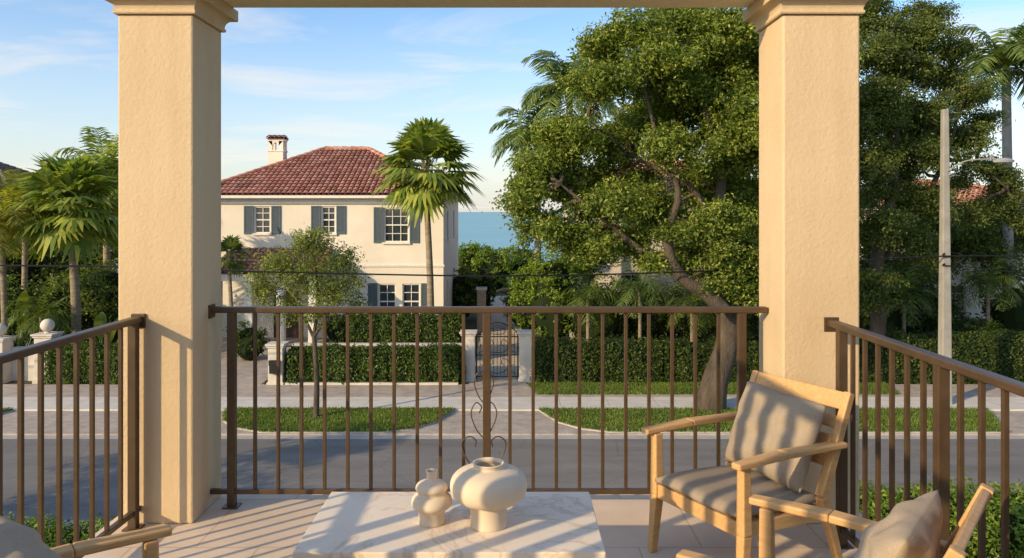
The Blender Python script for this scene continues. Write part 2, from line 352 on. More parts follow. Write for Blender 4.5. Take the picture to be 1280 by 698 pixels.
def broad_plant(label,px,Y,h,n=14,mat=britl,name='banana_plant'):
    x=X_(px,Y); t=thing(name,label,'plant',(x,Y,0)); up=Vector((0,0,1))
    for i in range(n):
        V=[]
        a=i*2.4+rnd.uniform(-.3,.3); el=R(rnd.uniform(45,85)); hh=h*rnd.uniform(.6,1); b=Vector((x+math.cos(a)*.15,Y+math.sin(a)*.15,0))
        d=Vector((math.cos(a)*math.cos(el),math.sin(a)*math.cos(el),math.sin(el))); q=b+d*hh*.55; st=MB().tube([b,b.lerp(q,.5),q],[.04,.03,.02],6)
        p=q.copy(); side=Vector((-math.sin(a),math.cos(a),0)); pts=[p.copy()]
        for k in range(7): d=(d-up*.17).normalized(); p=p+d*hh*.5/7; pts.append(p.copy())
        ws=[.02,.11,.17,.19,.18,.15,.09,.01]; strip(V,pts,[w*h*.3 for w in ws],side)
        lf=quadmesh('leaf',arr(V),mat,t); st.build('stalk',royl_shaft,lf,True)
    return t
# ------------------------------------------------------------------ setting: ground, road, sea
g=MB(); g.add([(-400,-150,0),(400,-150,0),(400,64,0),(-400,64,0),(-400,74,-2.6),(400,74,-2.6)],[(0,1,2,3),(3,2,5,4)]); structure('ground',g,soil)
structure('sea',MB().add([(-30000,66,-1.6),(30000,66,-1.6),(30000,40000,-1.6),(-30000,40000,-1.6)],[(0,1,2,3)]),sea)
structure('road',MB().add([(-120,14.6,.004),(120,14.6,.004),(120,20.2,.004),(-120,20.2,.004)],[(0,1,2,3)]),asphalt)
structure('gutter',MB().add([(-120,20.2,.008),(120,20.2,.008),(120,20.55,.008),(-120,20.55,.008)],[(0,1,2,3)]),concrete)
structure('kerb',MB().box(-120,120,14.35,14.6,0,.13),concrete)
structure('lawn',MB().add([(-60,4.5,.006),(60,4.5,.006),(60,14.35,.006),(-60,14.35,.006)],[(0,1,2,3)]),grassm)
structure('sidewalk',MB().box(-120,120,22.9,24.4,0,.10),walkm)
structure('pavement',MB().box(-120,120,24.4,26.2,0,.104),paver)
structure('apron',MB().box(-120,120,20.55,22.9,0,.05),paver)
structure('driveway',MB().box(-13.6,-8.7,26.2,36,0,.09),paver)
structure('path',MB().box(-1.5,.5,26.2,54,0,.08),M_noise('sandy_path',(.42,.34,.26),(.54,.45,.35),2,.95,.4,30,.01))
def verge(poly):
    structure('verge_kerb',MB().prism(poly,0,.085),concrete)
    cx=sum(p[0] for p in poly)/len(poly); cy=sum(p[1] for p in poly)/len(poly)
    ins=[(p[0]+(.05 if p[0]<cx else -.05),p[1]+(.05 if p[1]<cy else -.01)) for p in poly]
    structure('verge',MB().prism(ins,0,.115),grassm); return poly
def blades(name,polys,n,h,z):
    Vs=[]
    for poly in polys:
        xs=[p[0] for p in poly]; ys=[p[1] for p in poly]
        P=np.stack([rg.uniform(min(xs),max(xs),n),rg.uniform(min(ys),max(ys),n)],1)
        ins=np.zeros(n,bool); j=len(poly)-1
        for i in range(len(poly)):
            (xi,yi),(xj,yj)=poly[i],poly[j]; ins^=((yi>P[:,1])!=(yj>P[:,1]))&(P[:,0]<(xj-xi)*(P[:,1]-yi)/((yj-yi) or 1e-9)+xi); j=i
        P=P[ins]; P+=rg.normal(size=P.shape)*.04; k=len(P); a=rg.uniform(0,6.28,k); w=.013; hh=h*rg.uniform(.5,1.3,k); l=rg.normal(size=(k,2))*h*.5
        s=np.stack([np.cos(a),np.sin(a),0*a],1)*w; B=np.stack([P[:,0],P[:,1],np.full(k,z)],1); T=B+np.stack([l[:,0],l[:,1],hh],1)
        Vs.append(np.stack([B-s,B+s,T+s*.3,T-s*.3],1).reshape(-1,3))
    return tag(quadmesh(name,np.concatenate(Vs),bladem),'short green grass blades growing on the roadside verges','grass',None,'stuff')
vp=[verge([(-8.6,22.9),(-8.25,21.7),(-7.6,21.0),(-6.8,20.6),(-3.5,20.6),(-2.75,20.9),(-2.2,21.6),(-1.75,22.9)]),
    verge([(.8,22.9),(1.3,21.6),(1.9,20.95),(2.7,20.6),(13.4,20.6),(14.3,22.9)]),
    verge([(-26,22.9),(-26,20.6),(-15.8,20.6),(-15.0,22.9)])]
v2=[(.55,26.25),(.8,24.75),(12.6,24.75),(12.9,26.25)]; structure('grass_strip',MB().prism(v2,0,.118),grassm)
blades('grass',vp+[v2],38000,.07,.105)
structure('mulch',MB().lathe([(.75,.112),(.7,.135),(.2,.15),(.02,.152)],20,(-5.65,21.9,0)),soil)
# ------------------------------------------------------------------ own balcony
structure('floor',MB().box(-2.06,1.84,-1.2,4.29,FL-.22,FL),travert)
v=thing('villa','cream stucco house carrying the balcony, below and behind the viewer','house',(-.1,-3,0))
MB().box(-2.0,1.78,-7,4.2,0,FL-.22).build('lower_wall',stucco,v)
MB().box(-2.0,1.78,-7,-1.2,FL,7.6).build('upper_wall',stucco,v)
MB().box(-2.1,1.86,-7.1,-1.1,7.6,7.8).build('roof',stucco2,v)
tag(MB().box(-2.04,1.80,3.872,4.253,7.19,7.7).build('beam',beamm,None,bevel=.008),'stucco beam in a brightened colour across the top between the two columns','beam')
def column(label,x0,x1):
    y0,y1=3.87,4.255; t=thing('column',label,'column',((x0+x1)/2,(y0+y1)/2,FL),'square stucco columns of the balcony')
    MB().box(x0,x1,y0,y1,FL,7.055).build('shaft',stucco,t,bevel=.01)
    c=MB(); pr=[(.0,7.056),(.014,7.056),(.018,7.062),(.018,7.072),(.012,7.076)]+[(.012+.042*(1-math.cos(a)),7.076+.05*math.sin(a)) for a in [R(9*i) for i in range(1,11)]]+[(.066,7.128),(.068,7.134),(.068,7.189)]
    vs=[];fs=[]
    for e,z in pr: vs+=[(x0-e,y0-e,z),(x1+e,y0-e,z),(x1+e,y1+e,z),(x0-e,y1+e,z)]
    for i in range(len(pr)-1):
        for k in range(4): fs.append((i*4+k,i*4+(k+1)%4,i*4+4+(k+1)%4,i*4+4+k))
    fs+=[(3,2,1,0),tuple((len(pr)-1)*4+k for k in range(4))]
    c.add(vs,fs); c.build('capital',stucco,t,True,ang=30); return t
column('square stucco column at the left with a moulded capital',-2.008,-1.625)
column('square stucco column at the right behind the wooden armchair',1.38,1.772)
def railing(label,p0,ang,L,first,sp,n,posts,e0,e1,H=1.06):
    t=thing('railing',label,'railing',(p0[0],p0[1],FL),'bronze balcony railings',ang)
    MB().box(-e0,L+e1,-.025,.025,H-.032,H).build('top_rail',bronze,t,bevel=.006,local=True)
    MB().box(-e0,L+e1,-.014,.014,.07,.096).build('bottom_rail',bronze,t,bevel=.003,local=True)
    MB().box(-e0-.001,-e0+.012,-.036,.036,H-.06,H+.012).build('wall_bracket',bronze,t,bevel=.003,local=True)
    b0=MB().box(-.009,.009,-.009,.009,.096,H-.032).build('baluster',bronze,t,bevel=.002,local=True); q0=MB().box(-.021,.021,-.021,.021,.0,H-.032).build('post',bronze,t,bevel=.003,local=True)
    MB().box(-.04,.04,-.04,.04,0,.008).build('foot_plate',bronze,q0,local=True)
    ub=uq=False
    for i in range(n):
        x=first+sp*i
        if i in posts: 
            o=q0 if not uq else dup(q0,t); uq=True
        else:
            o=b0 if not ub else dup(b0,t); ub=True
        o.location=(x,0,0)
    return t
x290=X_(290,4.1); fr=railing('long bronze railing facing the street between the two columns',(x290,4.1),0,2.749,0,2.749/22,23,{0,11,22},x290+1.625,1.375-(x290+2.749),1.078)
for sg in(-1,1):
    pa=[[(0,596),(10,588),(24,568),(27,552),(18,545),(10,550),(11,558)],[(0,548),(10,535),(16,516),(10,503),(3,508),(6,516)],[(0,504),(7,494),(12,478),(8,466),(3,470),(5,476)]]
    m=MB()
    for p in pa: m.tube(cr([((605-640+sg*dx)*4.1/F,4.1-.012,Z_(yy,4.1)) for dx,yy in p],6),.0036,6)
    m.build('scroll',bronze,fr,True)
railing('bronze side railing at the left edge of the balcony',(-1.9,3.84),R(-90),4.0,.025,.125,32,{0,11,22,31},.03,0)
railing('bronze side railing at the right behind the armchairs',(1.57,3.72),R(-90),3.9,.1,.12,32,{0,7,14,21,28},.02,0)
sc=thing('added_shadow_screen','upright teak slatted screen added out of view inside the left railing to cast stripes','screen',(-1.8,.9,FL))  # screen added outside the view to throw striped shadows on table and chair
MB().box(-.025,.025,-.95,.95,2.2,2.26).build('frame_rail',teak,sc,local=True); MB().box(-.025,.025,-.95,.95,.04,.1).build('frame_rail',teak,sc,local=True)
for k in range(12):
    y=-.92+k*.167; MB().box(-.018,.018,y-.025,y+.025,.1,2.2).build('slat',teak,sc,local=True)
# ------------------------------------------------------------------ furniture
tb=thing('coffee_table','white marble coffee table holding two vases','table',(-.216,2.895,FL))
MB().box(-.539,.539,-.285,.285,.39,.42).build('tabletop',marble,tb,bevel=.004,local=True)
MB().box(-.46,.46,-.21,.21,.36,.39).build('apron',iron,tb,bevel=.003,local=True)
for sx in(-1,1):
    for sy in(-1,1): MB().bar((sx*.44,sy*.19,.36),(sx*.46,sy*.2,0),.035,.035,(0,1,0)).build('leg',iron,tb,bevel=.003,local=True)
def vase(name,label,x,y,prof,sc):
    q=[Vector((r*sc,0,z*sc)) for r,z in prof]; pts=[(max(a.x,.002),a.z) for a in cr(q,5)]
    o=MB().lathe(pts,48).build(name,ceram,None,True,ang=60); o.location=(x,y,FL+.42); return tag(o,label,'vase',None)
big=[(.066,0),(.071,.004),(.069,.04),(.071,.078),(.08,.090),(.115,.100),(.138,.120),(.147,.147),(.142,.178),(.12,.202),(.085,.216),(.062,.221),(.058,.229),(.061,.238),(.054,.239),(.049,.226),(.06,.2),(.02,.15)]
vase('large_vase','large round cream ceramic vase with a wide belly on the marble table',X_(611,2.86),2.84,big,.98)
sml=[(.046,0),(.05,.004),(.049,.03),(.055,.05),(.074,.068),(.078,.085),(.07,.104),(.056,.115),(.056,.122),(.062,.136),(.054,.152),(.03,.163),(.020,.170),(.0205,.193),(.024,.2),(.018,.2),(.016,.18),(.01,.15)]
vase('small_vase','small cream vase of two stacked bulges beside the large vase',X_(540,2.87),2.86,sml,.98)
def two_sided(fn,n):
    vs=[];fs=[]
    for s in(1,-1):
        for i in range(n+1):
            for j in range(n+1): vs.append(fn(-1+2*i/n,-1+2*j/n,s))
    N=(n+1)**2; I=lambda s,i,j:s*N+i*(n+1)+j
    for i in range(n):
        for j in range(n): fs.append((I(0,i,j),I(0,i+1,j),I(0,i+1,j+1),I(0,i,j+1))); fs.append((I(1,i,j),I(1,i,j+1),I(1,i+1,j+1),I(1,i+1,j)))
    for i in range(n):
        fs+=[(I(0,i,0),I(1,i,0),I(1,i+1,0),I(0,i+1,0)),(I(0,i,n),I(0,i+1,n),I(1,i+1,n),I(1,i,n)),(I(0,0,i),I(0,0,i+1),I(1,0,i+1),I(1,0,i)),(I(0,n,i),I(1,n,i),I(1,n,i+1),I(0,n,i+1))]
    return MB().add(vs,fs)
def cushion_mb(w,d,h,n=22,pw=6):
    def fn(u,v,s):
        k=(max(0,(1-abs(u)**pw))*max(0,(1-abs(v)**pw)))**.42; return (u*w/2,v*d/2,s*h/2*(k*.8+.2)+.004*math.sin(u*5+v*3))
    return two_sided(fn,n)
def pillow_mb(w,h,T,spin=0,seed=0,n=30):
    r=random.Random(seed); ph=[r.uniform(0,6.28) for _ in range(4)]
    def fn(u,v,s):
        k=(max(0,1-u*u)*max(0,1-v*v))**.55; pin=1-.07*(1-abs(u))*abs(v)**3; pv=1-.07*(1-abs(v))*abs(u)**3
        cn=1-.05*(abs(u)*abs(v))**4
        x=u*w/2*pv*cn; z=v*h/2*pin*cn; wr=(.009*math.sin(u*7+v*4+ph[0])+.008*math.sin(v*9-u*5+ph[1])+.006*math.sin(u*15+ph[2])*abs(v)+.005*math.sin(v*17+ph[3])*abs(u))*k
        y=s*(T/2*k+.003)+wr
        return (x*math.cos(spin)-z*math.sin(spin),-y,x*math.sin(spin)+z*math.cos(spin))
    return two_sided(fn,n)
def make_chair():
    t=thing('armchair','wooden slat-back armchair in front of the right column','chair',(0,0,FL),'teak lounge chairs on the balcony')
    for s in(-1,1):
        m=MB(); m.bar((s*.275,-.285,0),(s*.27,-.26,.27),.032,.036,(0,1,0),.046,.05); m.bar((s*.27,-.26,.27),(s*.27,-.262,.552),.046,.05,(0,1,0),.04,.042); m.build('leg',teak,t,bevel=.006,local=True)
        m=MB(); m.bar((s*.275,.33,0),(s*.268,.215,.345),.03,.034,(0,1,0),.042,.05); m.bar((s*.268,.212,.34),(s*.268,.40,.775),.042,.05,(0,1,0),.036,.038); m.build('leg',teak,t,bevel=.006,local=True)
        m=MB(); m.bar((s*.285,-.325,.565),(s*.283,-.05,.572),.05,.026,(0,0,1),.066,.028); m.bar((s*.283,-.05,.572),(s*.285,.335,.558),.066,.028,(0,0,1),.05,.026); m.build('armrest',teak,t,bevel=.007,local=True)
    m=MB(); m.box(-.25,.25,-.275,-.25,.255,.32); m.box(-.25,.25,.195,.22,.235,.295)
    for s in(-1,1): m.bar((s*.262,-.24,.288),(s*.262,.2,.268),.024,.055)
    m.build('seat_frame',teak,t,bevel=.004,local=True)
    for k in range(6):
        y=-.2+k*.075; MB().box(-.25,.25,y-.022,y+.022,.294-.025*k/6,.312-.025*k/6).build('seat_slat',teak,t,bevel=.003,local=True)
    for k,(z,h) in enumerate([(.735,.08),(.645,.055),(.565,.055),(.485,.055)]):
        y=.212+(z-.34)/.435*.188; m=MB()
        m.bar((-.252,y,z),(.252,y,z),.024,h,(0,.4,.917)); m.build('top_rail' if k==0 else 'back_slat',teak,t,bevel=.005,local=True)
    c=cushion_mb(.5,.52,.066); c.v=[(x,y-.03,z+.347-.055*(y+.26)) for x,y,z in c.v]; c.build('seat_cushion',fabric,t,True,local=True,ang=80)
    return t
ch=make_chair()
def place(o,x,y,deg,label): o.location=(x,y,FL); o.rotation_euler=(0,0,R(deg)); o['label']=label
c2=dup(ch); c3=dup(ch)
place(ch,1.04,3.46,-60.6,'wooden slat-back armchair in front of the right column')
place(c2,.93,2.29,-128.5,'wooden armchair cut off at the bottom right corner, seen from behind')
place(c3,-1.19,2.03,126.9,'wooden armchair cut off at the bottom left corner')
def pillow(chair,lx,ly,lz,w,h,T,lean,label,mat,spin,seed):
    o=pillow_mb(w,h,T,spin,seed).build('pillow',mat,None,True,ang=80); th=chair.rotation_euler.z
    o.location=(chair.location.x+lx*math.cos(th)-ly*math.sin(th),chair.location.y+lx*math.sin(th)+ly*math.cos(th),FL+lz); o.rotation_euler=(-lean,0,th)
    return tag(o,label,'pillow','linen pillows on the armchairs')
pillow(ch,.02,.185,.56,.48,.41,.15,R(21),'grey beige square pillow on the armchair by the right column',fabric,R(-3),1)
pillow(c2,-.04,.185,.565,.45,.40,.17,R(26),'beige pillow on the armchair at the bottom right',fabric2,R(-2),2)
pillow(c3,.0,.085,.57,.46,.40,.2,R(22),'beige pillow on the armchair at the bottom left',fabric2,R(3),3)
# ------------------------------------------------------------------ houses
def roof_plane(mb,under,A,B,Cc,D,tw=.25,tl=.38):
    A,B,Cc,D=map(Vector,(A,B,Cc,D)); e=(B-A); L=e.length; e.normalize(); up=(D-A)-e*(D-A).dot(e); T=up.length; up.normalize(); n=e.cross(up).normalized()
    if n.z<0: n=-n
    sD=(D-A).dot(e); sC=(Cc-A).dot(e)
    under.add([A-n*.02,B-n*.02,Cc-n*.02,D-n*.02] if (Cc-D).length>.01 else [A-n*.02,B-n*.02,Cc-n*.02],[(0,1,2,3)] if (Cc-D).length>.01 else [(0,1,2)])
    k=int(L/tw)
    for i in range(k):
        s=(i+.5)*L/k; vm=T
        if s<sD: vm=min(vm,s/sD*T)
        if s>sC: vm=min(vm,(L-s)/max(L-sC,1e-6)*T)
        t=0
        while t<vm-.05:
            t1=min(t+tl,vm); vs=[]
            for tt,lift,rr in((t-.03,.035,.115),(t1,.0,.095)):
                for j in range(5):
                    a=math.pi*j/4; vs.append(A+e*(s+math.cos(a)*rr+rnd.uniform(-.006,.006))+up*tt+n*(lift+math.sin(a)*rr*.85))
            mb.add(vs,[(j,j+1,j+6,j+5) for j in range(4)]); t+=tl
def join_under(mb,un):
    n=len(mb.v); mb.v+=un.v; mb.f+=[tuple(i+n for i in f) for f in un.f]; mb.m+=[1]*len(un.f); return mb
def hip_roof(h,x0,x1,y0,y1,ze,zr,ins,mat=tilem):
    ym=(y0+y1)/2; mb=MB();un=MB(); r0=(x0+ins,ym,zr); r1=(x1-ins,ym,zr); a=(x0,y0,ze);b=(x1,y0,ze);c=(x1,y1,ze);d=(x0,y1,ze)
    roof_plane(mb,un,a,b,r1,r0); roof_plane(mb,un,b,c,r1,r1); roof_plane(mb,un,c,d,r0,r1); roof_plane(mb,un,d,a,r0,r0)
    ro=join_under(mb,un).build('roof',[mat,tiledk],h)
    cp=MB()
    for p,q in((a,r0),(b,r1),(c,r1),(d,r0),(r0,r1)):
        p=Vector(p);q=Vector(q);L=(q-p).length;k=max(1,int(L/.42))
        for i in range(k): cp.tube([p.lerp(q,i/k)+Vector((0,0,.06)),p.lerp(q,(i+1.08)/k)+Vector((0,0,.045))],[.14,.115],8)
    cp.build('ridge_cap',mat,ro)
    MB().box(x0+.02,x1-.02,y0+.02,y1-.02,ze-.16,ze-.03).build('eave',trimw,h)
    return ro
def wall_open(mb,fn,u0,u1,z0,z1,ops,depth=.16):
    us=sorted({u0,u1,*[o[0] for o in ops],*[o[1] for o in ops]}); zs=sorted({z0,z1,*[o[2] for o in ops],*[o[3] for o in ops]})
    for i in range(len(us)-1):
        for j in range(len(zs)-1):
            cu=(us[i]+us[i+1])/2; cz=(zs[j]+zs[j+1])/2
            if any(o[0]<cu<o[1] and o[2]<cz<o[3] for o in ops): continue
            mb.add([fn(us[i],zs[j],0),fn(us[i+1],zs[j],0),fn(us[i+1],zs[j+1],0),fn(us[i],zs[j+1],0)],[(0,1,2,3)])
    for a,b,c,d in ops:
        q=[(a,c),(b,c),(b,d),(a,d)]
        for k in range(4):
            p,r=q[k],q[(k+1)%4]; mb.add([fn(*p,0),fn(*r,0),fn(*r,depth),fn(*p,depth)],[(0,1,2,3)])
def fbox(mb,fn,a,b,c,d,t0,t1):
    P=[fn(u,z,t) for t in(t0,t1) for u,z in((a,c),(b,c),(b,d),(a,d))]
    mb.add(P,[(0,1,2,3),(7,6,5,4),(0,4,5,1),(1,5,6,2),(2,6,7,3),(3,7,4,0)])
def window(h,fn,a,b,c,d,nx=2,nz=3,shut=0,sill=True):
    f=MB(); w=.06
    for q in((a,a+w,c,d),(b-w,b,c,d),(a+w,b-w,c,c+w),(a+w,b-w,d-w,d)): fbox(f,fn,*q,.05,.13)
    for i in range(1,nx): u=a+(b-a)*i/nx; fbox(f,fn,u-.016,u+.016,c+w,d-w,.075,.12)
    for i in range(1,nz): z=c+(d-c)*i/nz; t=.03 if i==nz//2 and nz>3 else .016; fbox(f,fn,a+w,b-w,z-t,z+t,.07,.118)
    fo=f.build('window',trimw,h)
    g=MB(); fbox(g,fn,a+.02,b-.02,c+.02,d-.02,.125,.15); g.build('pane',glass,fo)
    if sill: s=MB(); fbox(s,fn,a-.08,b+.08,c-.09,c-.002,-.09,.05); s.build('sill',trimw,fo)
    for sg in ((-1,1) if shut is True or shut==1 else (shut if shut else ())):
        u0,u1=(a-.05-.44,a-.05) if sg<0 else (b+.05,b+.05+.44); s=MB()
        for q in((u0,u0+.06,c-.03,d+.03),(u1-.06,u1,c-.03,d+.03),(u0+.06,u1-.06,c-.03,c+.05),(u0+.06,u1-.06,d-.05,d+.03)): fbox(s,fn,*q,-.05,-.003)
        k=int((d-c)/.085)
        for i in range(k): z=c+.05+(d-c-.1)*i/k; fbox(s,fn,u0+.06,u1-.06,z,z+.055,-.04,-.012)
        fbox(s,fn,u0+.06,u1-.06,c+.05,d-.05,-.011,-.004); s.build('shutter',shutm,h)
    return fo
def front(Y): return lambda u,z,t:(u,Y+t,z)
def rside(X): return lambda u,z,t:(X-t,u,z)
def shell(h,x0,x1,y0,y1,z1,opsF,opsR,mat):
    m=MB(); wall_open(m,front(y0),x0,x1,-.05,z1,opsF); wall_open(m,rside(x1),y0,y1,-.05,z1,opsR)
    m.add([(x0,y1,-.05),(x0,y0,-.05),(x0,y0,z1),(x0,y1,z1)],[(0,1,2,3)]); m.add([(x1,y1,-.05),(x0,y1,-.05),(x0,y1,z1),(x1,y1,z1)],[(0,1,2,3)])
    return m.build('wall',mat,h)
h1=thing('villa_house','cream two-storey house with red tiled hip roof, chimney and slate shutters','house',(-8.9,41,0))
WF=[(-12.2,-11.44,5.03,6.31),(-9.02,-8.36,5.03,6.31),(-6.06,-4.89,4.61,6.24),(-6.33,-5.5,.95,2.64),(-5.19,-4.36,.95,2.64)]; DR=(-11.3,-10.1,.0,2.3)
WR=[(38,38.8,4.7,6.1),(42,42.8,4.7,6.1),(38,38.8,1.1,2.6)]
shell(h1,-14.6,-3.25,36,46,6.75,WF+[DR],WR,stucco2)
ff=front(36); window(h1,ff,*WF[0],2,4,1); window(h1,ff,*WF[1],2,4,1); window(h1,ff,*WF[2],3,4,1); window(h1,ff,*WF[3],2,4,(-1,)); window(h1,ff,*WF[4],2,4,(1,))
for w in WR: window(h1,rside(-3.25),*w,2,3)
dm=MB(); fbox(dm,ff,DR[0],DR[1],.02,2.3,.1,.15)
for i in range(2):
    for j in range(3): fbox(dm,ff,DR[0]+.12+i*.55,DR[0]+.52+i*.55,.2+j*.7,.75+j*.7,.08,.101)
dm.build('door',M_plain('dark_wood_door',(.09,.05,.03),.5),h1)
hip_roof(h1,-15.1,-2.75,35.5,46.5,6.85,9.4,5.0)
cn=MB(); fbox(cn,ff,-14.7,-3.2,6.45,6.69,-.12,-.003); fbox(cn,ff,-14.6,-3.2,3.45,3.55,-.05,-.003); cn.build('cornice',trimw,h1)
cx,cy=X_(347,40),40; k7=.78; dz=-.42
def cb_(m,a,b,z0,z1): m.box(cx-a*k7,cx+a*k7,cy-b*k7,cy+b*k7,z0+dz,z1+dz)
cm=MB(); cb_(cm,.5,.45,7.6,9.62); cb_(cm,.55,.50,9.62,9.68)
for sx in(-1,1):
    for sy in(-1,1): cm.box(cx+(sx*.36-.14)*k7,cx+(sx*.36+.14)*k7,cy+(sy*.33-.12)*k7,cy+(sy*.33+.12)*k7,9.68+dz,10.16+dz)
for k in range(8):
    a0=math.pi*k/8;a1=math.pi*(k+1)/8; r=.22*k7; yy=cy-.45*k7
    cm.add([(cx+r*math.cos(a0),yy,9.92+dz+r*math.sin(a0)),(cx+r*math.cos(a1),yy,9.92+dz+r*math.sin(a1)),(cx+.5*k7*math.cos(a1),yy,10.17+dz),(cx+.5*k7*math.cos(a0),yy,10.17+dz)],[(0,1,2,3)])
cb_(cm,.54,.48,10.17,10.28)
chm=cm.build('chimney',stucco2,h1)
tp=MB();un=MB(); e=.60*k7; zt=10.29+dz; roof_plane(tp,un,(cx-e,cy-e,zt),(cx+e,cy-e,zt),(cx+e,cy,zt+.16),(cx-e,cy,zt+.16),.2,.28); roof_plane(tp,un,(cx+e,cy+e,zt),(cx-e,cy+e,zt),(cx-e,cy,zt+.16),(cx+e,cy,zt+.16),.2,.28)
join_under(tp,un).build('chimney_cap',[tilem,tiledk],chm)
pr=MB();un=MB(); roof_plane(pr,un,(-13.3,33.3,3.35),(-8.5,33.3,3.35),(-8.5,35.98,4.3),(-13.3,35.98,4.3))
join_under(pr,un).build('porch_roof',[tilem,tiledk],h1)
MB().box(-13.2,-8.6,33.4,33.75,3.0,3.3).build('porch_beam',trimw,h1)
for x in(-13.0,-11.6,-10.2,-8.8): MB().box(x-.17,x+.17,33.42,33.73,0,3.0).build('porch_post',trimw,h1,bevel=.02)
h2=thing('villa_house','cream house with red tiled roof behind the big spreading tree','house',(9,47,0))
W2=[(5.0,6.0,4.6,6.2),(7.6,8.6,4.6,6.2),(10.4,11.4,4.6,6.2),(6,7.2,.8,2.6),(9.5,10.7,.8,2.6)]
shell(h2,3.4,14.2,42,52,7.0,W2,[],white_w)
for w in W2: window(h2,front(42),*w,2,4)
hip_roof(h2,2.9,14.7,41.5,52.5,7.1,9.3,5.2)
h3=thing('villa_house','cream house with low red tiled roof at the far right beyond the pole','house',(22,40,0))
W3=[(19.0,20.0,4.1,5.6),(21.6,22.6,4.1,5.6),(20.6,21.5,.9,2.6),(24,25,4.1,5.6)]
shell(h3,17.2,27,36,45,6.2,W3,[],stucco2)
for w in W3: window(h3,front(36),*w,2,4)
hip_roof(h3,16.7,27.5,35.5,45.5,6.3,7.6,4.5)
h4=thing('villa_house','house with brown tiled roof at the far left above the palms','house',(-39,55,0))
shell(h4,-46,-33,50,60,7.0,[(-38,-37,4.5,6)],[],stucco2); window(h4,front(50),-38,-37,4.5,6); hip_roof(h4,-46.6,-32.4,49.4,60.6,7.1,9.6,5,tileb)
# ------------------------------------------------------------------ walls, pillars, gate
def pillar(label,x,y,w,h,ball=False,name='gate_pillar'):
    t=thing(name,label,'pillar',(x,y,0)); m=MB().box(x-w/2,x+w/2,y-w/2,y+w/2,0,h-.14); m.box(x-w/2-.04,x+w/2+.04,y-w/2-.04,y+w/2+.04,0,.18); m.build('shaft',white_w,t,bevel=.015)
    c=MB().box(x-w/2-.04,x+w/2+.04,y-w/2-.04,y+w/2+.04,h-.14,h-.07); c.box(x-w/2-.08,x+w/2+.08,y-w/2-.08,y+w/2+.08,h-.07,h); c.build('cap',white_w,t,bevel=.015)
    if ball:
        pf=[(.12,0),(.07,.06)]+[(.23*math.cos(a),.27+.23*math.sin(a)) for a in [R(-70+16*i) for i in range(11)]]; MB().lathe(pf,20,(x,y,h)).build('ball_finial',white_w,t,True)
    return t
pillar('white gate pillar left of the iron gate',-1.54,27,.46,1.82); pillar('white gate pillar right of the iron gate',.49,27,.46,1.82)
pillar('white pillar with ball finial beside the left hedge',-16.5,27,.6,1.75,True); pillar('white pillar with ball finial at the left edge',-18.2,27,.6,1.6,True)
mp=pillar('white pillar carrying a black mailbox beside the driveway',-8.15,26.4,.5,1.5,False,'mailbox_pillar'); mb=MB().box(-8.32,-7.98,26.02,26.15,.5,.95); mb.box(-8.34,-7.96,26.0,26.02,.78,.97); mb.build('mailbox',iron,mp,bevel=.02)
def wall(label,x0,x1,y,h):
    t=thing('garden_wall',label,'wall',((x0+x1)/2,y,0)); MB().box(x0,x1,y-.12,y+.12,0,h-.09).build('wall_body',white_w,t); MB().box(x0,x1,y-.16,y+.16,h-.09,h).build('coping',white_w,t,bevel=.015); return t
wall('low white garden wall behind the clipped front hedges',-7.85,-1.8,27.25,1.33); wall('low white wall in front of the left palms',-17.9,-13.9,27.3,1.2); wall('low white wall behind the hedge right of the gate',.75,11,27.7,1.0)
structure('planter_kerb',MB().box(-7.8,-1.85,26.1,26.25,0,.17),white_w)
GH='clipped hedges along the front walls'
hedge('clipped green hedge in front of the white wall, left half',-7.75,-4.35,26.3,27.0,.05,1.22,11000,group=GH); hedge('clipped green hedge in front of the white wall, next to the gate',-4.2,-1.85,26.3,27.0,.05,1.24,8000,group=GH)
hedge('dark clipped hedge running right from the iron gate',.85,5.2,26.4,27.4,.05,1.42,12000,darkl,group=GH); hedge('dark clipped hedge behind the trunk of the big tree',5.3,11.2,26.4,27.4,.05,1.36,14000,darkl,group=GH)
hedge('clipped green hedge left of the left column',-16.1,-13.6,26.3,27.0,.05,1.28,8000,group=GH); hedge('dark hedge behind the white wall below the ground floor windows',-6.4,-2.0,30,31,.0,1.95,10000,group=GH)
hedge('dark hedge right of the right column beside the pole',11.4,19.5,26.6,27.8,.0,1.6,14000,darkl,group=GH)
hedge('bright green hedge below the balcony on the right',4.4,12,12.0,13.6,0,1.15,24000,britl,.075)
hedge('bright green hedge below the balcony on the left',-10.5,-5.6,11.7,12.9,0,.8,13000,britl,.075)
gt=thing('iron_gate','black scrolled iron gate between the two white pillars','gate',(-.525,27,.08)); fm=MB(); x0,x1=-1.29,.24
for x in(x0+.03,x1-.03): fm.box(x-.025,x+.025,26.975,27.025,.1,1.75)
for z in(.18,.95,1.6): fm.box(x0+.055,x1-.055,26.982,27.018,z,z+.035)
fm.tube(cr([(x0+.03,27,1.75),(x0+.3,27,1.96),((x0+x1)/2,27,2.12),(x1-.3,27,1.96),(x1-.03,27,1.75)],6),.02,6); fm.build('gate_frame',iron,gt,True)
for i in range(1,12):
    x=x0+.03+(x1-x0-.06)*i/12; MB().tube([(x,27,.18),(x,27,1.72+.32*math.sin(math.pi*i/12))],.010,6).build('bar',iron,gt,True)
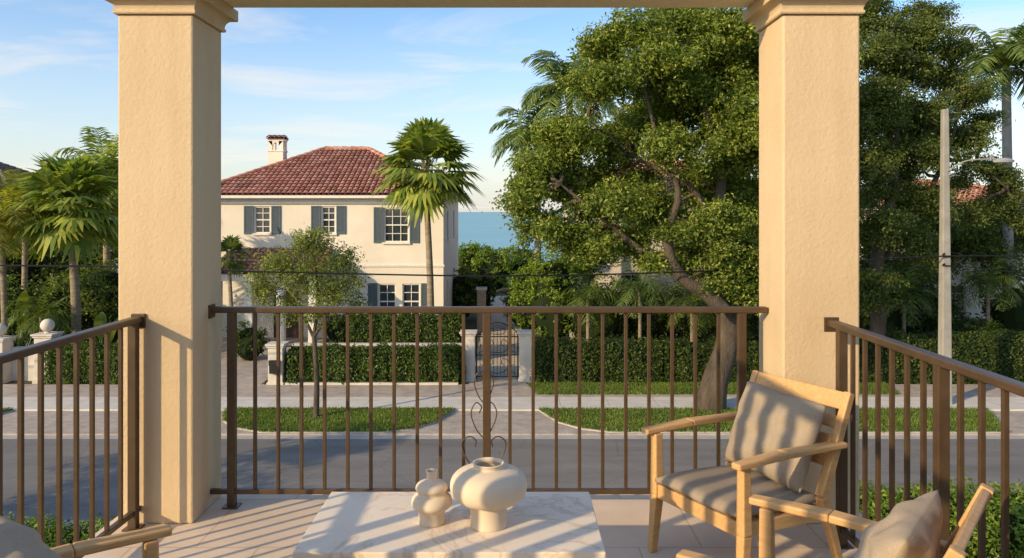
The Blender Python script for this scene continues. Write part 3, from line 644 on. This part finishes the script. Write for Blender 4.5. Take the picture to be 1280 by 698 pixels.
for sx in(-1,1):
    xc=(x0+x1)/2
    for pz in([(.0,.3),(.3,.42),(.42,.7),(.22,.85),(.15,.68),(.26,.62)],[(.0,1.05),(.28,1.1),(.4,1.35),(.22,1.52),(.14,1.36),(.24,1.3)],[(.66,.3),(.5,.4),(.48,.55),(.6,.62),(.62,.5)],[(.66,1.05),(.5,1.12),(.46,1.24),(.58,1.34),(.6,1.22)],[(.0,1.7),(.2,1.72),(.3,1.84),(.16,1.92),(.12,1.84)],[(.62,1.68),(.46,1.7),(.4,1.8),(.5,1.84)]):
        MB().tube(cr([(xc+sx*a,26.975,z) for a,z in pz],6),.012,6).build('scroll',iron,gt,True)
bp=thing('brick_pillar','brown brick pillar beside the path behind the gate','pillar',(X_(602,38),38,0)); x=X_(602,38); brk=M_brick('brown_brick',(.26,.15,.10),(.34,.21,.15),(.35,.3,.26),.22,.075,.01,.9,(R(90),0,0))
MB().box(x-.22,x+.22,37.78,38.22,0,2.15).build('shaft',brk,bp); MB().box(x-.27,x+.27,37.73,38.27,2.15,2.28).build('cap',concrete,bp)
# utility pole and cables
px_,py_=X_(1181,23.6),23.6; ptop=Z_(137,23.6)
up=thing('utility_pole','tall grey concrete utility pole right of the right column','pole',(px_,py_,0)); MB().bar((px_,py_,-.05),(px_,py_,ptop),.32,.32,(0,1,0),.18,.18).build('shaft',polec,up,bevel=.03)
m=MB(); 
for z in(4.72,4.4): m.tube([(px_-.17,py_-.18,z),(px_-.09,py_-.14,z+.05)],.022,6)
m.build('bracket',iron,up)
lx=X_(1238,23.6); lz=Z_(203,23.6)
am=MB().tube(cr([(px_,py_-.1,lz-.3),(px_+.5,py_-.25,lz+.02),(lx-.1,py_-.4,lz+.08)],5),.022,8).build('lamp_arm',polec,up,True)
lm=MB().lathe([(.02,.08),(.09,.06),(.15,0),(.14,-.06),(.08,-.09)],16,(0,0,0)); lm.v=[(lx+.15+x*2.2,py_-.4+y,lz+.03+z) for x,y,z in lm.v]; lm.build('lamp_head',M_plain('lamp_grey',(.36,.36,.35),.4),up,True)
def cable(label,pts,r=.014):
    o=MB().tube(cr(pts,12),r,6).build('power_cable',iron,None,True); return tag(o,label,'cable','overhead cables over the street')
cable('main black overhead cable crossing the whole view',[(-45,20.3,4.7),(X_(0,20.6),20.6,Z_(332,20.6)),(X_(330,20.8),20.8,Z_(340,20.8)),(X_(650,21.2),21.2,Z_(345,21.2)),(X_(950,22.2),22.2,Z_(336,22.2)),(px_-.15,py_-.2,Z_(320,23.6)),(24,24.2,4.6),(45,25,5)],.024)
cable('thin lower cable leaving the pole at the right',[(px_-.15,py_-.2,4.4),(20,24,4.1),(45,25,4.9)],.016)
# ------------------------------------------------------------------ trees
def tree(name,label,base,limbs,clumps,nleaf,size,twigr,ntwig,mat,up=.5,group=None,bmat=bark,shell=.5,cat='tree',tw=(.07,.02),loose=0):
    t=thing(name,label,cat,base,group); m=MB(); nodes=[]
    for pts,rad in limbs:
        sm=cr(pts,4); k=len(sm); rs=[rad[min(int(i/4),len(rad)-1)]+(rad[min(int(i/4)+1,len(rad)-1)]-rad[min(int(i/4),len(rad)-1)])*((i%4)/4) for i in range(k)]
        m.tube(sm,rs,10); nodes+=sm[k//4:]
    for c in clumps:
        cc=Vector(c[:3]); nb=min(nodes,key=lambda q:(q-cc).length+max(0,q.z-cc.z)*.5)
        limb(m,nb,cc,tw[0],tw[1],.15)
        for i in range(6):
            d=Vector((rnd.gauss(0,1),rnd.gauss(0,1),rnd.gauss(.3,.8))).normalized(); limb(m,cc.lerp(nb,rnd.uniform(0,.3)),cc+Vector((d.x*c[3],d.y*c[4],d.z*c[5]))*.85,tw[1]*1.1,.006,.15,5,4)
    m.build('trunk',bmat,t,True); quadmesh('crown',cloud(loosen(clumps,loose) if loose else clumps,nleaf,size,twigr,ntwig,up,.5,shell),mat,t); return t
def CL(lst,sq=.8):
    out=[]
    for px,py,Y,r in lst:
        p=pp(px,py,Y); rr=r*Y/F; out.append((p.x,p.y,p.z,rr,rr,rr*sq))
    return out
tY=23
oakc=[(742,55,23.5,26),(790,38,23,42),(850,35,24,48),(910,40,22.5,48),(765,108,22,40),(830,108,23.5,50),(900,118,24,52),(722,165,22.5,36),(772,180,24,46),(840,185,22,44),(910,195,23.5,42),(676,205,23,30),(664,243,22.5,28),(715,235,24,40),(770,255,22,42),(830,262,24,40),(890,278,22,42),(735,288,23,32),(690,282,22.5,28),(862,318,23.5,25),(918,335,22.5,32),(790,308,23,24),(940,260,24,40),(962,160,22.5,58),(985,80,23.5,58),(1005,250,24,48),(950,350,23,28),(1010,320,23,35),
  (870,75,25,50),(935,85,25,50),(800,145,25,45),(870,150,25.5,48),(935,170,25.5,45),(700,195,24,30),(650,265,23,20),(655,222,23.5,22),(690,165,23,24),(820,70,22,40),(760,75,24.5,30),(908,355,22.0,20),(938,372,22.4,22),(868,338,22.6,18),(760,305,22,22),(845,288,22.0,22),
  (755,222,24.8,30),(865,228,25,26),(662,288,23,20),(925,232,24.8,30),(705,305,23.5,20),(640,245,23,14),(815,322,22.4,20),(735,318,22.8,18),(800,225,24,30),(880,240,24.5,28),(940,310,22.4,26),(895,318,22.0,20)]
q=lambda l,Y=tY:[pp(a,b,Y) for a,b in l]
ol=[([pp(886,526,23)]+q([(893,480),(907,438),(912,405),(900,376)]),[.52,.40,.35,.33,.27]),
    (q([(904,388),(882,366),(856,350),(838,322),(836,288),(848,240),(825,185),(805,110)],22.2),[.25,.21,.18,.16,.14,.1,.07,.04]),
    (q([(900,376),(906,330),(893,280),(902,220),(882,140),(868,60)],23.3),[.27,.21,.18,.14,.09,.04]),
    (q([(908,392),(932,345),(960,285),(985,200),(1000,110)],23.4),[.24,.18,.14,.1,.05]),
    (q([(845,330),(800,312),(750,270),(700,230)],22.3),[.14,.1,.07,.03]),(q([(893,280),(860,230),(800,200),(735,150)],23.2),[.13,.09,.06,.03])]
tree('oak_tree','large spreading tree with a thick leaning trunk on the right verge',Vector((X_(887,23),23,.1)),ol,CL(oakc),270000,.115,.26,7200,oakl,shell=.45,loose=4)
ac=[(1100,60,26,40),(1150,45,27,42),(1110,125,26,42),(1162,135,27,42),(1208,120,28,34),(1100,200,26,36),(1150,195,27,36),(1100,290,26,38),(1215,175,28,30),(1150,310,27,34),(1095,365,26,38),(1190,60,28,28),(1060,150,27,50),(1050,250,26,50),(1230,150,29,24),(1130,90,28,42),(1130,165,28,40),(1180,170,29,34),(1085,20,27,36),(1150,15,28,30),(1090,240,27,34),(1262,232,29,28),(1235,208,29,26),(1165,258,27.5,30),(1275,270,29,30),(1140,250,28,30),(1215,262,28.5,26),(1200,225,28.5,24),(1120,215,28.5,34),(1245,255,29,24),(1180,95,28,30)]
tree('feathery_tree','tall airy dark green tree behind the right column',Vector((X_(1095,27),27.3,0)),[([Vector((X_(1095,27),27.3,-.05))]+q([(1098,420),(1095,330),(1115,240),(1120,150),(1130,70)],27),[.33,.26,.22,.17,.12,.05]),(q([(1095,330),(1140,280),(1180,200),(1205,120)],27.5),[.16,.12,.08,.03]),(q([(1180,200),(1220,205),(1258,235)],28.3),[.07,.05,.03])],CL(ac),160000,.108,.24,5200,airyl,shell=.45,loose=3)
yc=[(385,305,21.9,24),(345,330,21.7,26),(425,325,22.2,26),(380,345,21.5,30),(330,365,22,22),(415,365,21.6,28),(360,385,22.2,24),(440,350,21.9,18),(400,300,22,18),(395,392,21.7,18),(445,378,22,15),(322,345,21.8,15)]
yb=Vector((-5.65,21.9,.1))
tree('young_tree','young slender tree with a sparse crown on the left verge',yb,[([yb]+q([(396,480),(394,440),(392,420)],21.9),[.09,.075,.065,.06]),(q([(392,422),(375,385),(355,340),(345,315)],21.9),[.05,.035,.025,.01]),(q([(392,422),(398,370),(392,320),(388,295)],21.9),[.05,.035,.025,.01]),(q([(393,420),(415,385),(430,345),(432,320)],21.9),[.05,.035,.02,.01])],CL(yc,.85),15000,.08,.19,800,younl,tw=(.025,.008))
def bg_tree(label,px,Y,lst,n,size,mat,ntw,group):
    b=Vector((X_(px,Y),Y,0)); top=min(c[1] for c in lst); mid=sum(c[0] for c in lst)/len(lst)
    tree('garden_tree',label,b,[([b-Vector((0,0,.05))]+q([(px+4,390),(px-4,340),((px+mid)/2,300),(mid,top+20)],Y),[.28,.24,.2,.14,.06])],CL([(a,c,Y+d,r) for a,c,d,r in lst]),n,size,.28,ntw,mat,group=group,tw=(.05,.015),loose=3)
BT='leafy trees in the far gardens'
bg_tree('mid green tree between the big tree and the house behind it',870,37,[(830,288,0,34),(885,272,1,38),(940,290,0,46),(860,325,-1,38),(910,335,0,40),(960,255,1,42),(730,335,-1,26),(780,300,0,28),(750,315,0,26),(800,265,0,26)],34000,.16,midl,1600,BT)
bg_tree('dense tree in front of the far right house',1140,33,[(1095,300,0,40),(1150,288,1,44),(1130,345,0,46),(1212,285,0,38),(1265,288,1,38),(1250,335,0,34),(1080,345,0,40),(1180,330,1,38),(1225,320,1,30)],40000,.15,midl,1800,BT)
bg_tree('broad leafy tree behind the palms at the left',100,43,[(20,262,0,48),(75,252,1,44),(125,252,0,44),(160,268,-1,46),(-10,300,0,50),(190,285,0,56),(60,300,-2,50),(120,305,-2,50),(170,225,0,30)],32000,.19,midl,1300,BT)
def plain_tree(label,x,y,h,r,n):  # trees added outside the view to dapple the road with shade
    b=Vector((x,y,0)); cl=[]
    for i in range(11):
        a=rnd.uniform(0,6.28); d=rnd.uniform(.2,.75)*r; cl.append((x+math.cos(a)*d,y+math.sin(a)*d,h-r*rnd.uniform(.35,1.3),r*.36,r*.36,r*.26))
    tree('added_street_tree',label,b,[([b-Vector((0,0,.05)),b+Vector((.1,.05,h*.25)),b+Vector((0,.15,h*.5)),b+Vector((.1,0,h*.85))],[.24,.2,.15,.05])],cl,n,.13,.24,max(200,n//40),midl,group='unseen street trees added to dapple the road',tw=(.05,.015),loose=3)
plain_tree('leafy street tree added unseen on the near verge, far out to the left',-16.5,10.5,6.6,2.9,13000)
plain_tree('leafy street tree added unseen on the near lawn, left of the balcony',-11.5,5.5,6.2,2.6,11000)
pb=X_(538,31.5); fan_palm('tall fan palm rising in front of the cream house',(pb,31.5,0),pp(534,208,31.5),2.45,58,palml,.15,2)
lp=X_(95,30); fan_palm('shorter fan palm standing among the plants left of the left column',(lp,30,0),pp(90,252,30),2.5,54,palml,.19,4)
fan_palm('small fan palm beside the porch right of the left column',(X_(288,32),32,0),pp(288,320,32),1.1,20,midl,.1,0)
RP='royal palms behind the big tree'
feather_palm('royal palm with the highest crown left of the big tree',(X_(718,36),36,0),pp(712,150,36),3.3,22,royl,.2,True,RP,1.0,'royal_palm',polec,40,1.2)
feather_palm('royal palm leaning out furthest left of the big tree',(X_(672,38),38,0),pp(672,208,38),3.2,22,royl,.2,True,RP,1.0,'royal_palm',polec,40,1.2)
feather_palm('royal palm with tall crown at the top right corner',(X_(1262,33),33,0),pp(1258,120,33),3.3,22,royl,.22,True,None,1.0,'royal_palm',polec,40,1.2)
feather_palm('green feather palm rising behind the left column',(X_(135,35),35,0),pp(132,222,35),3.0,26,palml,.17,False)
feather_palm('yellow green feather palm at the left edge',(X_(8,29),29,0),pp(2,290,29),2.3,24,yell,.12,False)
feather_palm('yellow green feather palm in the back at the left edge',(X_(30,36),36,0),pp(32,256,36),2.5,24,yell,.14,False)
for i,(a,b,Y,l,lab) in enumerate([(735,375,31,1.7,'dark feathery palm clump right of the light shrubs'),(800,365,30.5,1.7,'dark feathery palm clump under the middle of the big tree'),(865,385,30,1.6,'dark feathery palm clump beside the big trunk'),(1130,375,30,1.7,'dark feathery palm clump left of the pole'),(1235,360,31,1.7,'dark feathery palm clump right of the pole')]):
    feather_palm(lab,(X_(a,Y),Y,0),pp(a,b,Y),l,18,midl if i!=1 else royl,.08,False,'low palms in the right gardens',1.2,'low_palm',None,20)
broad_plant('large leaved banana plant behind the left hedge',20,29.3,3.8,14,midl); broad_plant('large leaved plant close to the left column',128,29,3.0,12,midl)
feather_palm('arching low palm between the two left pillars and the fan palm',(X_(52,28.6),28.6,0),pp(52,396,28.6),1.6,18,midl,.1,False,None,1.2,'low_palm',None,22)
SG='shrubs in the gardens across the street'
for a in [('light green leafy shrub right of the sea view',692,304,33,2.7,britl,.14,6500),('yellow green shrub beside the path near the sea',662,318,36,2.1,britl,.13,5000),('pale far bush in front of the sea',588,301,60,4.0,britl,.22,3800),('second pale far bush right of the path',655,302,60,3.2,britl,.22,3200),
  ('low green bush at the end of the path before the sea',618,309,57,3.2,britl,.2,3600),('green shrub left of the path against the cream house corner',578,332,42,2.2,midl,.14,4200),('small green shrub right of the path behind the gate',648,345,40,1.7,midl,.13,3600),
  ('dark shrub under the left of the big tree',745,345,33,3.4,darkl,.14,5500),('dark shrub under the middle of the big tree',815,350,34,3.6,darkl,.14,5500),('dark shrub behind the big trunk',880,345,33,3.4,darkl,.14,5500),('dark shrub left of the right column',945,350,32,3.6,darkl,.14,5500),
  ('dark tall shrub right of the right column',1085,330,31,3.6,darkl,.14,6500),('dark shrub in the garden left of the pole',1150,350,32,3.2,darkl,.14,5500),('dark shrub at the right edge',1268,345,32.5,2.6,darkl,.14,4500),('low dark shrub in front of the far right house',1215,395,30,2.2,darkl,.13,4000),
  ('dense dark shrub at the left edge',10,345,32,4.2,midl,.15,6500),('dense dark shrub below the left fan palm',66,350,32.5,3.6,midl,.15,6000),('dense dark shrub beside the left column',130,320,33,3.8,midl,.15,6500),('tall dark bush in the back at the left',20,290,40,5.0,midl,.18,6000),('tall dark bush behind the left fan palm',95,285,41,5.2,midl,.18,6000),
  ('small shrub at the porch of the cream house',312,402,30.5,1.5,hedgl,.11,3000),('green shrub against the cream house wall',425,388,34.5,1.7,hedgl,.11,3000)]:
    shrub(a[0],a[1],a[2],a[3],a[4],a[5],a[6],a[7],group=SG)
shrub('dark clipped rounded shrub beside the path behind the gate',602,333,43,1.6,hedgl,.11,5500,'clipped_shrub',SG,True)
shrub('round clipped shrub in front of the far right wall',1240,412,29,1.6,hedgl,.1,4500,'clipped_shrub',SG,True)
# ------------------------------------------------------------------ light, sky, camera
s=Vector((-.78,-.62,0)).normalized(); el=R(21); sd=Vector((s.x*math.cos(el),s.y*math.cos(el),math.sin(el)))
L=bpy.data.lights.new('sun','SUN'); L.energy=5.0; L.angle=R(.5); L.color=(1,.775,.46); lo=bpy.data.objects.new('sun',L); C.objects.link(lo); lo.rotation_euler=(-sd).to_track_quat('-Z','Y').to_euler(); lo.location=(-20,-15,20)
w=bpy.data.worlds.new('World'); S.world=w; w.use_nodes=True; n=w.node_tree.nodes; l=w.node_tree.links; bg=n['Background']; bg.inputs['Strength'].default_value=.15
sk=n.new('ShaderNodeTexSky'); sk.sky_type='NISHITA'; sk.sun_disc=False; sk.sun_elevation=el; sk.sun_rotation=math.atan2(s.x,s.y); sk.air_density=1; sk.dust_density=1.1; sk.ozone_density=1.4
tc=n.new('ShaderNodeTexCoord'); sp=n.new('ShaderNodeSeparateXYZ'); l.new(tc.outputs['Generated'],sp.inputs[0])
def math_(op,a,b):
    m=n.new('ShaderNodeMath'); m.operation=op
    for i,x in enumerate((a,b)):
        if isinstance(x,(int,float)): m.inputs[i].default_value=x
        else: l.new(x,m.inputs[i])
    return m.outputs[0]
zz=math_('ADD',math_('MAXIMUM',sp.outputs[2],0),.12); cb=n.new('ShaderNodeCombineXYZ'); l.new(math_('DIVIDE',sp.outputs[0],zz),cb.inputs[0]); l.new(math_('MULTIPLY',math_('DIVIDE',sp.outputs[1],zz),1.6),cb.inputs[1])
f=noise(n,l,cb.outputs[0],.75,9,.6,.6); cm_=ramp(n,l,f,[(.50,(0,0,0)),(.69,(1,1,1))])
fade=ramp(n,l,sp.outputs[2],[(.08,(.85,)*3),(.28,(.35,)*3)])
hz=ramp(n,l,sp.outputs[2],[(0,(.66,)*3),(.11,(.30,)*3),(.24,(.0,)*3)])
sk2=mix(n,l,sk.outputs[0],(1.2,1.39,1.6),1.0,'MULTIPLY')
c1=mix(n,l,sk2,(6.6,6.2,5.6),hz); c2_=mix(n,l,c1,(6.9,6.4,5.8),mix(n,l,cm_,fade,1.0,'MULTIPLY')); l.new(c2_,bg.inputs['Color'])
cam=bpy.data.cameras.new('camera'); cam.sensor_width=36; cam.lens=36*F/1280; cam.shift_y=-84/1280; cam.clip_end=60000; cam.clip_start=.05
co=bpy.data.objects.new('camera',cam); C.objects.link(co); co.location=(0,0,ZC); co.rotation_euler=(R(90),0,0); S.camera=co
S.view_settings.view_transform='Standard'; S.view_settings.look='None'; S.view_settings.exposure=0
